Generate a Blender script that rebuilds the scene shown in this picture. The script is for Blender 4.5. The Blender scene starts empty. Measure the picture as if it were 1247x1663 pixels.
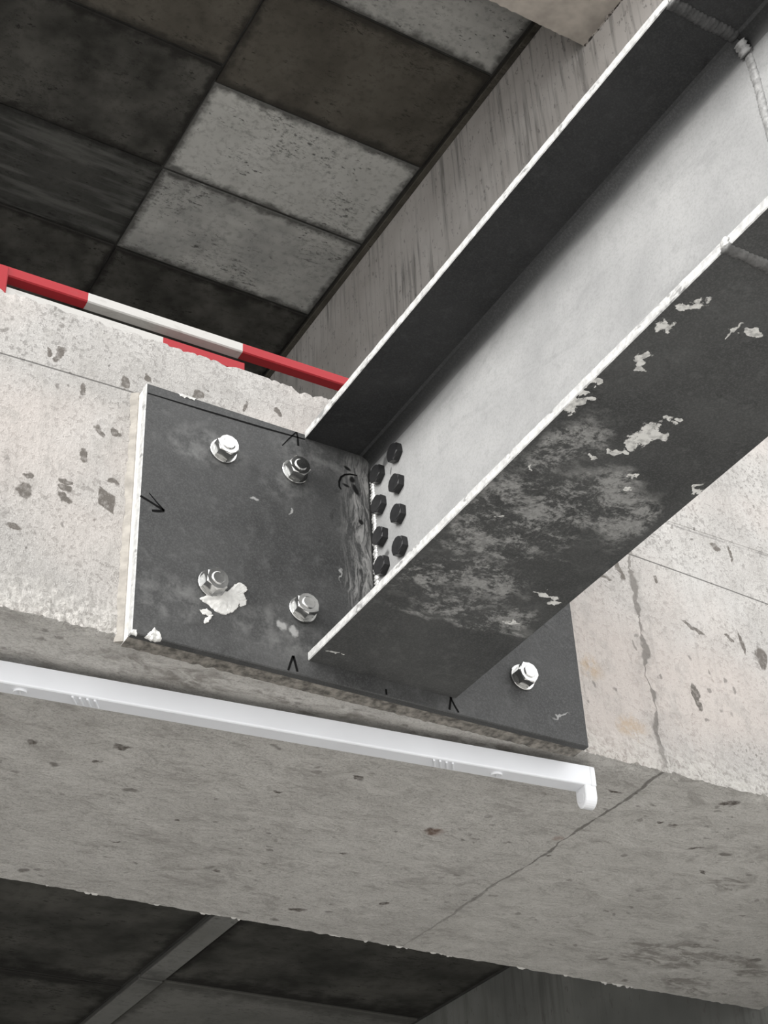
import bpy, bmesh, math, random
from mathutils import Vector, Matrix, noise
random.seed(7)
scene = bpy.context.scene
COL = scene.collection

# ------------------------------------------------------------------ camera
F_PX = 2582.81
R = ((0.86457712, -0.50080938, -0.041187),
     (0.26630527, 0.52615753, -0.80761361),
     (0.42613132, 0.68727594, 0.58827194))
cam = bpy.data.cameras.new('camera')
cam.sensor_fit = 'HORIZONTAL'; cam.sensor_width = 36.0
cam.lens = F_PX / 1247.0 * 36.0
cam.clip_start = 0.05; cam.clip_end = 200
co = bpy.data.objects.new('camera', cam); COL.objects.link(co)
m = Matrix.Identity(4)
for i in range(3):
    m[i][0] = R[0][i]; m[i][1] = -R[1][i]; m[i][2] = -R[2][i]
m[0][3], m[1][3], m[2][3] = -0.6574, -1.7419, -1.1358
co.matrix_world = m
scene.camera = co

# ------------------------------------------------------------------ light
vs = scene.view_settings
vs.view_transform = 'Standard'; vs.look = 'None'; vs.gamma = 1.0; vs.use_curve_mapping = False
vs.exposure = 1.10
w = bpy.data.worlds.new('overcast_sky'); scene.world = w; w.use_nodes = True
bg = w.node_tree.nodes['Background']
bg.inputs[0].default_value = (1.0, 1.0, 1.0, 1); bg.inputs[1].default_value = 1.0
sl = bpy.data.lights.new('hazy_sun', 'SUN'); sl.energy = 2.6; sl.angle = math.radians(38)
sl.color = (1.0, 0.985, 0.965)
so = bpy.data.objects.new('hazy_sun', sl); COL.objects.link(so)
so.rotation_euler = Vector((-0.92, -0.15, 0.32)).to_track_quat('Z', 'Y').to_euler()

# ------------------------------------------------------------------ helpers
class NT:
    """small node-graph builder"""
    def __init__(s, name):
        s.mat = bpy.data.materials.new(name); s.mat.use_nodes = True
        s.t = s.mat.node_tree; s.b = s.t.nodes['Principled BSDF']
        s.tc = s.n('ShaderNodeTexCoord')
        s.co = s.tc.outputs['Object']
    def n(s, typ, **kw):
        nd = s.t.nodes.new(typ)
        for k, v in kw.items(): setattr(nd, k, v)
        return nd
    def put(s, sock, v):
        if isinstance(v, bpy.types.NodeSocket): s.t.links.new(v, sock)
        elif isinstance(v, (tuple, list)) and len(v) == 3 and len(sock.default_value) == 4: sock.default_value = (*v, 1)
        else: sock.default_value = v
    def math(s, op, a, b=0.0, c=None, clamp=False):
        nd = s.n('ShaderNodeMath', operation=op, use_clamp=clamp)
        s.put(nd.inputs[0], a); s.put(nd.inputs[1], b)
        if c is not None: s.put(nd.inputs[2], c)
        return nd.outputs[0]
    def noise(s, scale, detail=4, rough=0.55, co=None, dist=0.0, sc=None):
        nd = s.n('ShaderNodeTexNoise')
        c = co or s.co
        if sc is not None: c = s.scale(c, sc)
        s.put(nd.inputs['Vector'], c)
        nd.inputs['Scale'].default_value = scale; nd.inputs['Detail'].default_value = min(detail, 5) if detail > 5 else min(detail, 3)
        nd.inputs['Roughness'].default_value = rough; nd.inputs['Distortion'].default_value = dist
        return nd.outputs['Fac']
    def vor(s, scale, co=None):
        nd = s.n('ShaderNodeTexVoronoi'); s.put(nd.inputs['Vector'], co or s.co)
        nd.inputs['Scale'].default_value = scale
        return nd.outputs['Distance']
    def scale(s, c, v):
        nd = s.n('ShaderNodeVectorMath', operation='MULTIPLY'); s.put(nd.inputs[0], c); nd.inputs[1].default_value = v
        return nd.outputs[0]
    def warp(s, amount, scale, detail=3):
        nd = s.n('ShaderNodeTexNoise'); s.put(nd.inputs['Vector'], s.co)
        nd.inputs['Scale'].default_value = scale; nd.inputs['Detail'].default_value = min(detail, 3)
        a = s.n('ShaderNodeVectorMath', operation='SUBTRACT'); s.put(a.inputs[0], nd.outputs['Color']); a.inputs[1].default_value = (.5, .5, .5)
        b = s.n('ShaderNodeVectorMath', operation='SCALE'); s.put(b.inputs[0], a.outputs[0]); b.inputs['Scale'].default_value = amount
        c = s.n('ShaderNodeVectorMath', operation='ADD'); s.put(c.inputs[0], s.co); s.put(c.inputs[1], b.outputs[0])
        return c.outputs[0]
    def ramp(s, fac, lo, hi, a=0.0, b=1.0, smooth=False):
        nd = s.n('ShaderNodeMapRange'); nd.interpolation_type = 'SMOOTHSTEP' if smooth else 'LINEAR'
        s.put(nd.inputs[0], fac)
        for i, v in enumerate((lo, hi, a, b)): nd.inputs[i + 1].default_value = v
        return nd.outputs[0]
    def mix(s, f, a, b):
        nd = s.n('ShaderNodeMix', data_type='RGBA')
        s.put(nd.inputs[0], f); s.put(nd.inputs[6], a); s.put(nd.inputs[7], b)
        return nd.outputs[2]
    def mul(s, *v):
        r = v[0]
        for x in v[1:]: r = s.math('MULTIPLY', r, x)
        return r
    def mx(s, *v):
        r = v[0]
        for x in v[1:]: r = s.math('MAXIMUM', r, x)
        return r
    def spots(s, co, lst):
        """soft ellipsoids: (centre xyz, radii xyz, rotation xyz in degrees); 1 in the middle, 0 at the rim"""
        out = None
        for c, r, *a in lst:
            mp = s.n('ShaderNodeMapping', vector_type='TEXTURE')
            s.put(mp.inputs[0], co); mp.inputs[1].default_value = c; mp.inputs[3].default_value = r
            if a: mp.inputs[2].default_value = [math.radians(q) for q in a[0]]
            g = s.n('ShaderNodeTexGradient', gradient_type='SPHERICAL'); s.put(g.inputs[0], mp.outputs[0])
            out = g.outputs['Fac'] if out is None else s.math('MAXIMUM', out, g.outputs['Fac'])
        return out
    def sep(s, c=None):
        nd = s.n('ShaderNodeSeparateXYZ'); s.put(nd.inputs[0], c or s.co); return nd.outputs
    def band(s, v, width):
        """1 where |v| < width, soft"""
        return s.ramp(s.math('ABSOLUTE', v), width, width * .35)
    def out(s, col, rough=0.85, bump=None, strength=0.4, dist=0.003, metal=0.0, spec=None):
        s.put(s.b.inputs['Base Color'], col); s.put(s.b.inputs['Roughness'], rough); s.put(s.b.inputs['Metallic'], metal)
        if spec is not None: s.b.inputs['Specular IOR Level'].default_value = spec
        if bump is not None:
            nd = s.n('ShaderNodeBump'); nd.inputs['Strength'].default_value = strength; nd.inputs['Distance'].default_value = dist
            s.put(nd.inputs['Height'], bump); s.t.links.new(nd.outputs[0], s.b.inputs['Normal'])
        return s.mat

def mesh_obj(name, verts, faces, mats, parent=None, loc=None, fm=None, smooth=False):
    me = bpy.data.meshes.new(name); me.from_pydata(verts, [], faces); me.update()
    bm = bmesh.new(); bm.from_mesh(me); bmesh.ops.recalc_face_normals(bm, faces=bm.faces); bm.to_mesh(me); bm.free()
    for q in (mats if isinstance(mats, (list, tuple)) else [mats]): me.materials.append(q)
    if fm:
        for p, i in zip(me.polygons, fm): p.material_index = i
    if smooth:
        for p in me.polygons: p.use_smooth = True
    return link(name, me, parent, loc)

def link(name, me, parent=None, loc=None):
    o = bpy.data.objects.new(name, me); COL.objects.link(o)
    if parent is not None:
        o.parent = parent
        base = WORLD.get(parent.name, Vector((0, 0, 0)))
        o.location = (Vector(loc) if loc is not None else Vector((0, 0, 0))) - base
        WORLD[o.name] = base + o.location
    elif loc is not None: o.location = loc
    return o
WORLD = {}

def empty(name, loc, rot=None):
    o = bpy.data.objects.new(name, None); COL.objects.link(o); o.location = loc; o.empty_display_size = .05
    if rot is None: WORLD[o.name] = Vector(loc)
    else: o.rotation_euler = rot; WORLD[o.name] = Vector((0, 0, 0))
    return o

def tag(o, label, cat=None, group=None, kind=None):
    o['label'] = label
    if cat: o['category'] = cat
    if group: o['group'] = group
    if kind: o['kind'] = kind
    return o

def box_bm(x0, x1, y0, y1, z0, z1, bev=0.0, seg=1):
    bm = bmesh.new()
    v = [bm.verts.new((x, y, z)) for x in (x0, x1) for y in (y0, y1) for z in (z0, z1)]
    for f in ((0, 1, 3, 2), (4, 6, 7, 5), (0, 4, 5, 1), (2, 3, 7, 6), (0, 2, 6, 4), (1, 5, 7, 3)):
        bm.faces.new([v[i] for i in f])
    bmesh.ops.recalc_face_normals(bm, faces=bm.faces)
    if bev: bmesh.ops.bevel(bm, geom=bm.edges[:], offset=bev, segments=seg, affect='EDGES', profile=.5)
    return bm

def bm_obj(name, bm, mats, parent=None, loc=None, smooth=False, pick=None):
    me = bpy.data.meshes.new(name)
    bmesh.ops.recalc_face_normals(bm, faces=bm.faces)
    if pick:
        for f in bm.faces: f.material_index = pick(f)
    bm.to_mesh(me); bm.free()
    for q in (mats if isinstance(mats, (list, tuple)) else [mats]): me.materials.append(q)
    if smooth:
        for p in me.polygons: p.use_smooth = True
    return link(name, me, parent, loc)

def box(name, x0, x1, y0, y1, z0, z1, mat, parent=None, bev=0.0, pick=None):
    return bm_obj(name, box_bm(x0, x1, y0, y1, z0, z1, bev), mat, parent, pick=pick)

def ns(x, y=0.0, z=0.0): return noise.noise(Vector((x, y, z)))
def sstep(a, b, x):
    t = max(0.0, min(1.0, (x - a) / (b - a))); return t * t * (3 - 2 * t)

# ------------------------------------------------------------------ the concrete
FY, SZ, TOPZ, FAR = 0.010, 0.012, 0.564, 0.843     # face plane, soffit, top, back of the near edge beam

def concrete_base(name, face):
    """cast concrete; the formed face and the underside carry different marks"""
    k = NT(name)
    x, y, z = k.sep()
    big = k.noise(3.2, 5, .62); med = k.noise(17, 5, .65); fine = k.noise(150, 3, .6)
    col = k.mix(k.ramp(big, .36, .66), (.335, .323, .308), (.435, .422, .405))
    col = k.mix(k.ramp(med, .48, .72, 0, .42), col, (.27, .26, .247))
    pores = k.mul(k.ramp(fine, .55, .61), k.ramp(k.noise(9, 3, .6), .36, .58, .3, 1))
    col = k.mix(k.mul(pores, .70), col, (.17, .162, .152))
    gr = k.noise(420, 3, .75)
    col = k.mix(k.ramp(gr, .48, .66, 0, .5), col, (.24, .23, .218))
    col = k.mix(k.ramp(gr, .46, .34, 0, .35), col, (.60, .59, .57))
    wp = k.warp(.016, 45, 4)
    hol = k.mul(k.ramp(k.vor(52, wp), .17, .09), k.ramp(k.noise(24, 2, .5), .52, .60))
    col = k.mix(k.mul(hol, .8), col, (.12, .113, .105))
    h = k.math('MULTIPLY_ADD', med, .6, k.mul(fine, .5))
    h = k.math('SUBTRACT', h, k.mul(k.ramp(fine, .55, .61), .4))
    return k, x, y, z, col, h, wp

def face_material():
    k, x, y, z, col, h, wp = concrete_base('pale_cast_concrete_face', True)
    pink = k.ramp(k.noise(2.1, 2, .5, sc=(1, 1, 1.4)), .42, .62, 0, .6)
    col = k.mix(pink, col, (.46, .41, .378))
    pale = k.ramp(k.noise(6, 5, .7, sc=(1, 1, .5)), .52, .70, 0, .5)
    col = k.mix(pale, col, (.46, .452, .44))
    dn = k.noise(20, 8, .8, sc=(1.2, 1, .7))
    col = k.mix(k.ramp(dn, .52, .64, 0, .45), col, (.30, .288, .27))
    v1 = k.mul(k.ramp(k.vor(30, k.scale(k.warp(.03, 40, 4), (1.3, 1, .8))), .18, .10), k.ramp(k.noise(8, 2), .48, .55))
    col = k.mix(k.mul(v1, .7), col, (.14, .13, .12))
    h = k.math('ADD', h, k.mul(dn, 1.2))
    # vertical run marks
    run = k.ramp(k.noise(60, 4, .65, sc=(1, 1, .06)), .58, .76)
    col = k.mix(k.mul(run, .35), col, (.22, .212, .20))
    # hairline formwork joint bowed across the face
    zc = k.math('SUBTRACT', x, .35); zc = k.math('MULTIPLY', zc, zc); zc = k.math('MULTIPLY_ADD', zc, -.03, .448)
    jl = k.band(k.math('SUBTRACT', z, zc), .0018)
    zj = k.math('MULTIPLY_ADD', k.noise(9, 3), .02, .529)
    jl2 = k.mul(k.band(k.math('SUBTRACT', z, zj), .0026), k.ramp(x, 1.0, 1.06), k.ramp(k.noise(30, 3), .42, .56))
    # pour joint running up the face
    xf = k.math('SUBTRACT', x, k.math('MULTIPLY_ADD', k.noise(13, 5, .75), .050, .908))
    jf = k.math('DIVIDE', k.math('ABSOLUTE', xf), k.ramp(k.noise(20, 4, .7), .38, .66, .0012, .0105))
    jf = k.mul(k.ramp(jf, 1.0, .5), k.ramp(z, .455, .43))
    halo = k.mul(k.ramp(k.math('ABSOLUTE', xf), .035, .005), k.ramp(k.noise(40, 4, .7), .40, .62), k.ramp(z, .455, .40))
    col = k.mix(k.mul(halo, .5), col, (.25, .24, .225))
    col = k.mix(k.mul(jl, .85), col, (.075, .072, .068))
    col = k.mix(k.mul(jl2, .5), col, (.13, .125, .12))
    col = k.mix(k.mul(jf, .75), col, (.125, .115, .105))
    Y = FY
    marks = [((-.028, Y, .267), (.017, .03, .010)), ((-.100, Y, .243), (.020, .03, .009), (0, 16, 0)),
             ((-.099, Y, .230), (.020, .03, .012), (0, 16, 0)), ((-.096, Y, .214), (.020, .03, .008), (0, 16, 0)),
             ((-.156, Y, .210), (.018, .03, .023)), ((-.153, Y, .238), (.010, .03, .010)), ((-.166, Y, .145), (.014, .03, .009), (0, -15, 0)),
             ((-.073, Y, .297), (.010, .03, .023)), ((-.053, Y, .350), (.010, .03, .019), (0, -25, 0)), ((-.029, Y, .360), (.010, .03, .009)),
             ((-.126, Y, .473), (.011, .03, .028), (0, 15, 0)), ((-.144, Y, .471), (.007, .03, .013)), ((-.085, Y, .420), (.008, .03, .017)),
             ((-.021, Y, .458), (.010, .03, .022)), ((.10, Y, .480), (.010, .03, .022), (0, 15, 0)), ((.015, Y, .482), (.008, .03, .016)),
             ((.18, Y, .487), (.006, .03, .022)), ((.24, Y, .500), (.010, .03, .012)),
             ((1.031, Y, .173), (.012, .03, .042), (0, -8, 0)), ((1.163, Y, .317), (.008, .03, .038), (0, -6, 0)),
             ((1.136, Y, .318), (.017, .03, .008), (0, 25, 0)), ((1.205, Y, .297), (.022, .03, .040)),
             ((1.146, Y, .521), (.020, .03, .014)), ((1.180, Y, .512), (.006, .03, .035)), ((1.055, Y, .318), (.045, .03, .007), (0, 20, 0)),
             ((.905, Y, .395), (.009, .03, .034), (0, -20, 0)), ((.865, Y, .372), (.026, .03, .006), (0, 8, 0)), ((.985, Y, .400), (.009, .03, .014))]
    wx, wy, wz = k.sep(k.warp(.008, 60, 4))
    qx = k.math('DIVIDE', k.math('ABSOLUTE', k.math('ADD', wx, .036)), .0125)
    qz = k.math('DIVIDE', k.math('ABSOLUTE', k.math('ADD', k.math('SUBTRACT', wz, .231), k.mul(k.math('ADD', wx, .036), .45))), .0155)
    sq = k.ramp(k.math('MAXIMUM', qx, qz), 1.08, .95)
    mk = k.mx(sq, k.ramp(k.spots(k.warp(.022, 55, 5), marks), .32, .46))
    col = k.mix(k.mul(mk, k.ramp(k.noise(120, 4, .7), .30, .52, .5, 1.0)), col, (.12, .109, .098))
    ochre = k.ramp(k.spots(k.warp(.05, 30, 4), [((.812, Y, .172), (.036, .03, .036)), ((.882, Y, .080), (.050, .03, .026))]), .15, .55)
    col = k.mix(k.mul(ochre, k.ramp(k.noise(60, 4, .7), .35, .6), .6), col, (.36, .27, .175))
    # crumbly paler rim along the lower edge
    rim = k.ramp(k.math('ADD', z, k.mul(k.noise(14, 4), .04)), .095, .045)
    rr = k.noise(75, 5, .75, dist=1.0)
    col = k.mix(k.mul(rim, k.ramp(rr, .62, .45, 0, .6)), col, (.50, .485, .455))
    col = k.mix(k.mul(rim, k.ramp(rr, .52, .64, 0, .45)), col, (.22, .205, .185))
    h = k.math('SUBTRACT', h, k.mul(k.mx(jf, jl), 1.2))
    h = k.math('ADD', h, k.mul(rim, rr, -1.8))
    return k.out(col, .9, h, .45, .004, spec=.25)

def soffit_material():
    k, x, y, z, col, h, wp = concrete_base('grey_cast_concrete_underside', False)
    col = k.mix(.55, col, (.62, .605, .575))
    # drawn-out marks left by the boards
    drag = k.ramp(k.noise(34, 6, .75, sc=(.42, 1, 1), dist=.8), .55, .68)
    col = k.mix(k.mul(drag, .50), col, (.26, .25, .232))
    dr2 = k.ramp(k.noise(90, 6, .8, co=k.warp(.03, 12), sc=(.35, 1, 1), dist=.5), .57, .66)
    col = k.mix(k.mul(dr2, k.ramp(k.noise(8, 3), .42, .6), .55), col, (.17, .16, .147))
    cloud = k.ramp(k.noise(5.5, 5, .62, sc=(.7, 1, 1)), .44, .66)
    col = k.mix(k.mul(cloud, .45), col, (.34, .33, .31))
    col = k.mix(k.ramp(k.noise(80, 5, .75, sc=(.6, 1, 1)), .56, .68, 0, .4), col, (.23, .22, .203))
    g2 = k.noise(260, 4, .8)
    col = k.mix(k.ramp(g2, .50, .66, 0, .5), col, (.22, .21, .195))
    col = k.mix(k.ramp(k.noise(48, 5, .7, sc=(.6, 1, 1), dist=.6), .44, .32, 0, .35), col, (.56, .545, .52))
    # pour joint across
    xs = k.math('SUBTRACT', x, k.math('MULTIPLY_ADD', k.noise(7, 4, .65), .035, .918))
    wj = k.ramp(k.noise(18, 4, .7), .36, .64, .0008, .0060)
    js = k.mul(k.ramp(k.math('DIVIDE', k.math('ABSOLUTE', xs), wj), 1.0, .5), k.ramp(y, .90, .35, .25, 1))
    col = k.mix(k.mul(js, .75), col, (.10, .092, .083))
    tone = k.ramp(xs, .0, .02, 0, .22)
    col = k.mix(tone, col, (.50, .485, .455))
    Z = SZ
    pits = [((.712, .359, Z), (.024, .019, .03)), ((1.108, .053, Z), (.030, .020, .03), (0, 0, -25)), ((.657, .757, Z), (.030, .016, .03)),
            ((.125, .303, Z), (.018, .011, .03)), ((-.002, .345, Z), (.012, .009, .03)), ((.107, .361, Z), (.009, .010, .03)),
            ((1.043, .163, Z), (.013, .009, .03)), ((1.073, .163, Z), (.017, .011, .03)), ((.900, .100, Z), (.026, .008, .03)),
            ((.792, .664, Z), (.012, .008, .03)), ((.402, .337, Z), (.020, .007, .03)), ((.615, .502, Z), (.014, .008, .03)),
            ((.95, .36, Z), (.012, .010, .03)), ((.50, .24, Z), (.020, .008, .03), (0, 0, 20)), ((1.25, .30, Z), (.028, .008, .03), (0, 0, 30)),
            ((1.17, .22, Z), (.030, .006, .03), (0, 0, -30)), ((.30, .50, Z), (.012, .008, .03)), ((.24, .62, Z), (.018, .008, .03)), ((.45, .66, Z), (.012, .008, .03))]
    pt = k.ramp(k.spots(k.warp(.030, 50, 5), pits), .30, .55)
    col = k.mix(k.mul(pt, k.ramp(k.noise(110, 4, .7), .32, .56, .45, 1)), col, (.095, .082, .072))
    rust = k.ramp(k.spots(wp, [((.712, .359, Z), (.030, .024, .03)), ((.922, .290, Z), (.016, .016, .03))]), .2, .6)
    col = k.mix(k.mul(rust, .4), col, (.20, .105, .07))
    blots = [((1.321, .325, Z), (.065, .04, .05)), ((1.47, .655, Z), (.12, .10, .05)), ((1.40, .66, Z), (.09, .07, .05)), ((1.62, .64, Z), (.13, .05, .05), (0, 0, 20)),
             ((1.60, .78, Z), (.12, .05, .05), (0, 0, 25)), ((.10, .065, Z), (.16, .03, .05)), ((.62, .075, Z), (.20, .03, .05)), ((.30, .06, Z), (.16, .028, .05))]
    bl = k.mul(k.ramp(k.spots(k.warp(.07, 16, 4), blots), .05, .4), k.ramp(k.noise(30, 5, .75, sc=(.5, 1, 1), dist=.8), .42, .56))
    col = k.mix(k.mul(bl, .65), col, (.15, .138, .122))
    # scabs, small voids and drag ridges of all sizes
    v1 = k.mul(k.ramp(k.vor(19, k.scale(k.warp(.05, 22, 4), (.75, 1, 1))), .20, .12), k.ramp(k.noise(7, 2), .56, .62))
    v2 = k.mul(k.ramp(k.vor(44, k.scale(k.warp(.03, 40, 4), (.6, 1, 1))), .24, .15), k.ramp(k.noise(11, 2), .53, .60))
    vv = k.mx(v1, k.mul(v2, .7))
    col = k.mix(k.mul(vv, .75), col, (.12, .11, .098))
    rid = k.noise(22, 8, .78, co=k.warp(.05, 9), sc=(.55, 1, 1), dist=.5)
    col = k.mix(k.ramp(rid, .53, .64, 0, .5), col, (.255, .243, .225))
    col = k.mix(k.ramp(rid, .46, .36, 0, .4), col, (.60, .585, .56))
    h = k.math('ADD', h, k.mul(rid, 2.2))
    h = k.math('SUBTRACT', h, k.mul(js, 1.2))
    return k.out(col, .9, k.math('ADD', h, k.mul(g2, .5)), .6, .004, spec=.25)

def slab_material(name, a, b, dirt, streak=0.0):
    k = NT(name)
    g = k.sep(k.tc.outputs['Generated'])
    info = k.n('ShaderNodeObjectInfo')
    sh = k.n('ShaderNodeVectorMath', operation='ADD'); k.put(sh.inputs[0], k.co)
    cmb = k.n('ShaderNodeCombineXYZ'); r20 = k.math('MULTIPLY', info.outputs['Random'], 20.0); k.put(cmb.inputs[0], r20); k.put(cmb.inputs[1], r20)
    k.put(sh.inputs[1], cmb.outputs[0]); c = sh.outputs[0]
    col = k.mix(k.ramp(k.noise(4, 5, .62, c), .36, .66), a, b)
    col = k.mix(k.mul(k.ramp(k.noise(38, 4, .65, c), .5, .72), .35), col, dirt)
    # dirt and torn skin along the panel rims
    n = k.mul(k.math('SUBTRACT', k.noise(16, 5, .7, c), .5), .16)
    ex = k.math('MINIMUM', g[0], k.math('SUBTRACT', 1.0, g[0])); ey = k.math('MINIMUM', g[1], k.math('SUBTRACT', 1.0, g[1]))
    e = k.math('ADD', k.math('MINIMUM', k.math('MULTIPLY', ex, 2.0), ey), n)
    rimd = k.ramp(e, .075, .015)
    col = k.mix(k.mul(rimd, .85), col, dirt)
    sp = k.mul(k.ramp(k.noise(45, 4, .7, c, sc=(.7, 1.6, 1)), .60, .66), k.ramp(k.noise(6, 3, .6, c), .46, .58))
    col = k.mix(k.mul(sp, .85), col, dirt)
    cl = k.mul(k.ramp(k.noise(60, 6, .8, c, sc=(.6, 1.2, 1)), .53, .60), k.ramp(k.noise(3.2, 3, .6, c), .50, .62))
    col = k.mix(k.mul(cl, .75), col, dirt)
    if streak:
        st = k.ramp(k.noise(22, 4, .6, c, sc=(.12, 1, 1)), .48, .66)
        col = k.mix(k.mul(st, streak), col, (.17, .172, .162))
    return k.out(col, .9, k.noise(40, 3, .65, c), .5, .004, spec=.25)

def wall_material(name='streaked_wall_concrete', a=(.48, .455, .43), b=(.60, .575, .55)):
    k = NT(name)
    col = k.mix(k.ramp(k.noise(3, 5, .6), .35, .65), a, b)
    st = k.ramp(k.noise(34, 5, .62, sc=(1, 1, .05)), .50, .68)
    x, y, z = k.sep()
    col = k.mix(k.mul(st, k.ramp(k.noise(2.2, 3), .35, .6), .75), col, (.11, .107, .10))
    col = k.mix(k.mul(k.ramp(k.noise(60, 4, .7, sc=(1, 1, .5)), .60, .68), .6), col, (.15, .14, .135))
    return k.out(col, .9, k.noise(34, 5, .62, sc=(1, 1, .08)), .4, .004, spec=.25)

def plain(name, col, rough=.85, metal=0.0, nscale=None, amt=.2, spec=None, bump=None):
    k = NT(name)
    c = col
    if nscale:
        d = tuple(v * (1 - amt) for v in col); l = tuple(min(1, v * (1 + amt)) for v in col)
        c = k.mix(k.ramp(k.noise(nscale, 4, .6), .35, .65), d, l)
    return k.out(c, rough, k.noise(nscale or 50, 4) if bump else None, bump or .1, .002, metal, spec)

M_beam = [face_material(), soffit_material(), plain('dirty_floor_concrete', (.16, .152, .142), .95, nscale=20, amt=.3)]
M_slab = plain('slab_joint_concrete', (.045, .045, .042), .9, nscale=14, amt=.35)
M_dark = slab_material('dark_formed_concrete', (.042, .042, .037), (.115, .112, .101), (.022, .021, .019))
M_streaky = slab_material('streaky_dark_concrete', (.055, .056, .052), (.090, .090, .083), (.03, .03, .028), .6)
M_brown = slab_material('brownish_dark_concrete', (.085, .078, .064), (.135, .125, .105), (.04, .037, .032))
M_light = slab_material('pale_formed_concrete', (.55, .556, .53), (.65, .655, .63), (.09, .09, .085))
M_light2 = slab_material('grey_formed_concrete', (.40, .405, .39), (.58, .585, .56), (.08, .08, .075), .15)
M_wall = wall_material()
M_tan = plain('tan_cast_concrete', (.40, .365, .325), .9, nscale=9, amt=.22, bump=.5)

def sweep_x(name, xs, sec, mat, disp, **kw):
    """a closed (y, z) section carried along x, every point moved by disp(x, y, z)"""
    V = []; n = len(sec)
    for x in xs:
        for (y, z) in sec: V.append((x, *disp(x, y, z)))
    Fs = []
    for i in range(len(xs) - 1):
        for j in range(n):
            a, b = i * n + j, i * n + (j + 1) % n
            Fs.append((a, b, b + n, a + n))
    Fs.append(tuple(range(n - 1, -1, -1))); Fs.append(tuple((len(xs) - 1) * n + j for j in range(n)))
    o = mesh_obj(name, V, Fs, mat, **kw)
    for p in o.data.polygons:
        if p.normal.z < -.75 or p.normal.y > .5: p.material_index = 1
        if p.normal.z > .9: p.material_index = 2
    return o

def beam_section(y0, y1, z0, z1):
    s = [(y1, z1), (y0 + .25, z1), (y0 + .06, z1), (y0 + .015, z1), (y0 + .006, z1)]
    s += [(y0, z1 - d) for d in (0, .005, .010, .02, .04, .08)]
    z = z1 - .14
    while z > z0 + .13: s.append((y0, z)); z -= .06
    s += [(y0, z0 + .004 * i) for i in range(22, -1, -1)]
    s += [(y0 + d, z0) for d in (.004, .008, .012, .018, .026, .04, .07, .12, .2, .3, .4, .5, .6, .7)]
    s += [(y1 - d, z0) for d in (.06, .03, .015, .008, .004, 0)]
    s += [(y1, z0 + d) for d in (.004, .01, .03, .1, .25)]
    return s

def beam_disp(y0, y1, z0, z1, amp=1.0, seed=0.0):
    def f(x, y, z):
        oy, oz = 0.0, 0.0
        lo = math.hypot(y - y0, z - z0); up = math.hypot(y - y0, z - z1); fr = math.hypot(y - y1, z - z0)
        if abs(y - y0) < 1e-6 and z < z0 + .09:       # honeycombed rim on the face
            wv = sstep(.09, .02, z - z0)
            q = ns(x * 70 + seed, 3, z * 70) * .5 + ns(x * 150, 7, z * 150 + seed) * .5
            oy += wv * amp * (.0030 * q - .0006)
        if lo < .020:
            c = max(0, ns(x * 9 + seed, 1) * .5 + ns(x * 38, 2 + seed) * .7 + ns(x * 120, 5) * .5 + .12)
            t = (1 - lo / .020) * c * .012 * amp
            oz += t; oy += t * .35
        if up < .016:
            c = max(0, ns(x * 12, 11 + seed) * .6 + ns(x * 45, 12) * .6 + ns(x * 130, 13) * .4 + .1)
            t = (1 - up / .016) * c * .011 * amp
            oz -= t; oy += t * .3
        if fr < .012:
            c = ns(x * 7, 21 + seed) * .5 + ns(x * 26, 22) * .5 + ns(x * 70, 25) * .3
            oz += (1 - fr / .012) * c * .004 * amp; oy += (1 - fr / .012) * ns(x * 50, 23) * .004
        return (y + oy, z + oz)
    return f

def xs_range(a, fa, fb, b, step):
    r = [a + (fa - a) * i / 8 for i in range(8)]
    n = int((fb - fa) / step)
    r += [fa + step * i for i in range(n + 1)]
    r += [r[-1] + (b - r[-1]) * (i + 1) / 8 for i in range(8)]
    return r

XW, ZS1, ZS2, ZE2 = 1.857, 0.423, 3.735, 3.371      # side wall plane, the two slab soffits, upper beam soffit
edge = sweep_x('edge_beam', xs_range(-5, -.36, 2.0, 6, .004), beam_section(FY, FAR, SZ, TOPZ), M_beam, beam_disp(FY, FAR, SZ, TOPZ))
tag(edge, 'pale cast concrete edge beam behind the steel plate, with crumbling lower edge', 'beam', kind='structure')
edge2 = sweep_x('edge_beam', xs_range(-5, .9, 2.2, 6, .006), beam_section(FY, FAR, ZE2, ZE2 + .55), [M_beam[0], M_tan, M_beam[2]], beam_disp(FY, FAR, ZE2, ZE2 + .55, .8, 4.3))
tag(edge2, 'brownish concrete edge beam of the storey above, its corner at top of picture', 'beam', kind='structure')

pp = bm_obj('wall_parapet', box_bm(.962, 6, FY - .0008, FY + .16, .541, 1.06, .004), M_beam[0])
tag(pp, 'pale concrete upstand above the edge beam at the right of the steel girder', 'wall', kind='structure')

# thin mortar fins left hanging along the inner lower edge
V, Fs = [], []
for i in range(34):
    x = random.uniform(-.1, 2.0) if i < 14 else random.choice((.28, .52, .93, 1.03, 1.08, 1.42, 1.5)) + random.gauss(0, .03)
    wd = random.uniform(.003, .016); d = random.uniform(.001, .0045); y = FAR - random.uniform(0, .003); b = len(V)
    V += [(x - wd, y - .003, SZ + .002), (x + wd, y - .003, SZ + .002), (x + wd * .7, y + .003, SZ + .002), (x - wd * .7, y + .003, SZ + .002),
          (x - wd * .35, y, SZ - d), (x + wd * .3, y + .001, SZ - d * .8)]
    Fs += [(b, b + 1, b + 5, b + 4), (b + 2, b + 3, b + 4, b + 5), (b + 1, b + 2, b + 5), (b + 3, b, b + 4), (b, b + 3, b + 2, b + 1)]
M_fin = plain('pale_mortar', (.48, .47, .445), .9, nscale=60, amt=.12, bump=.4)
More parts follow.
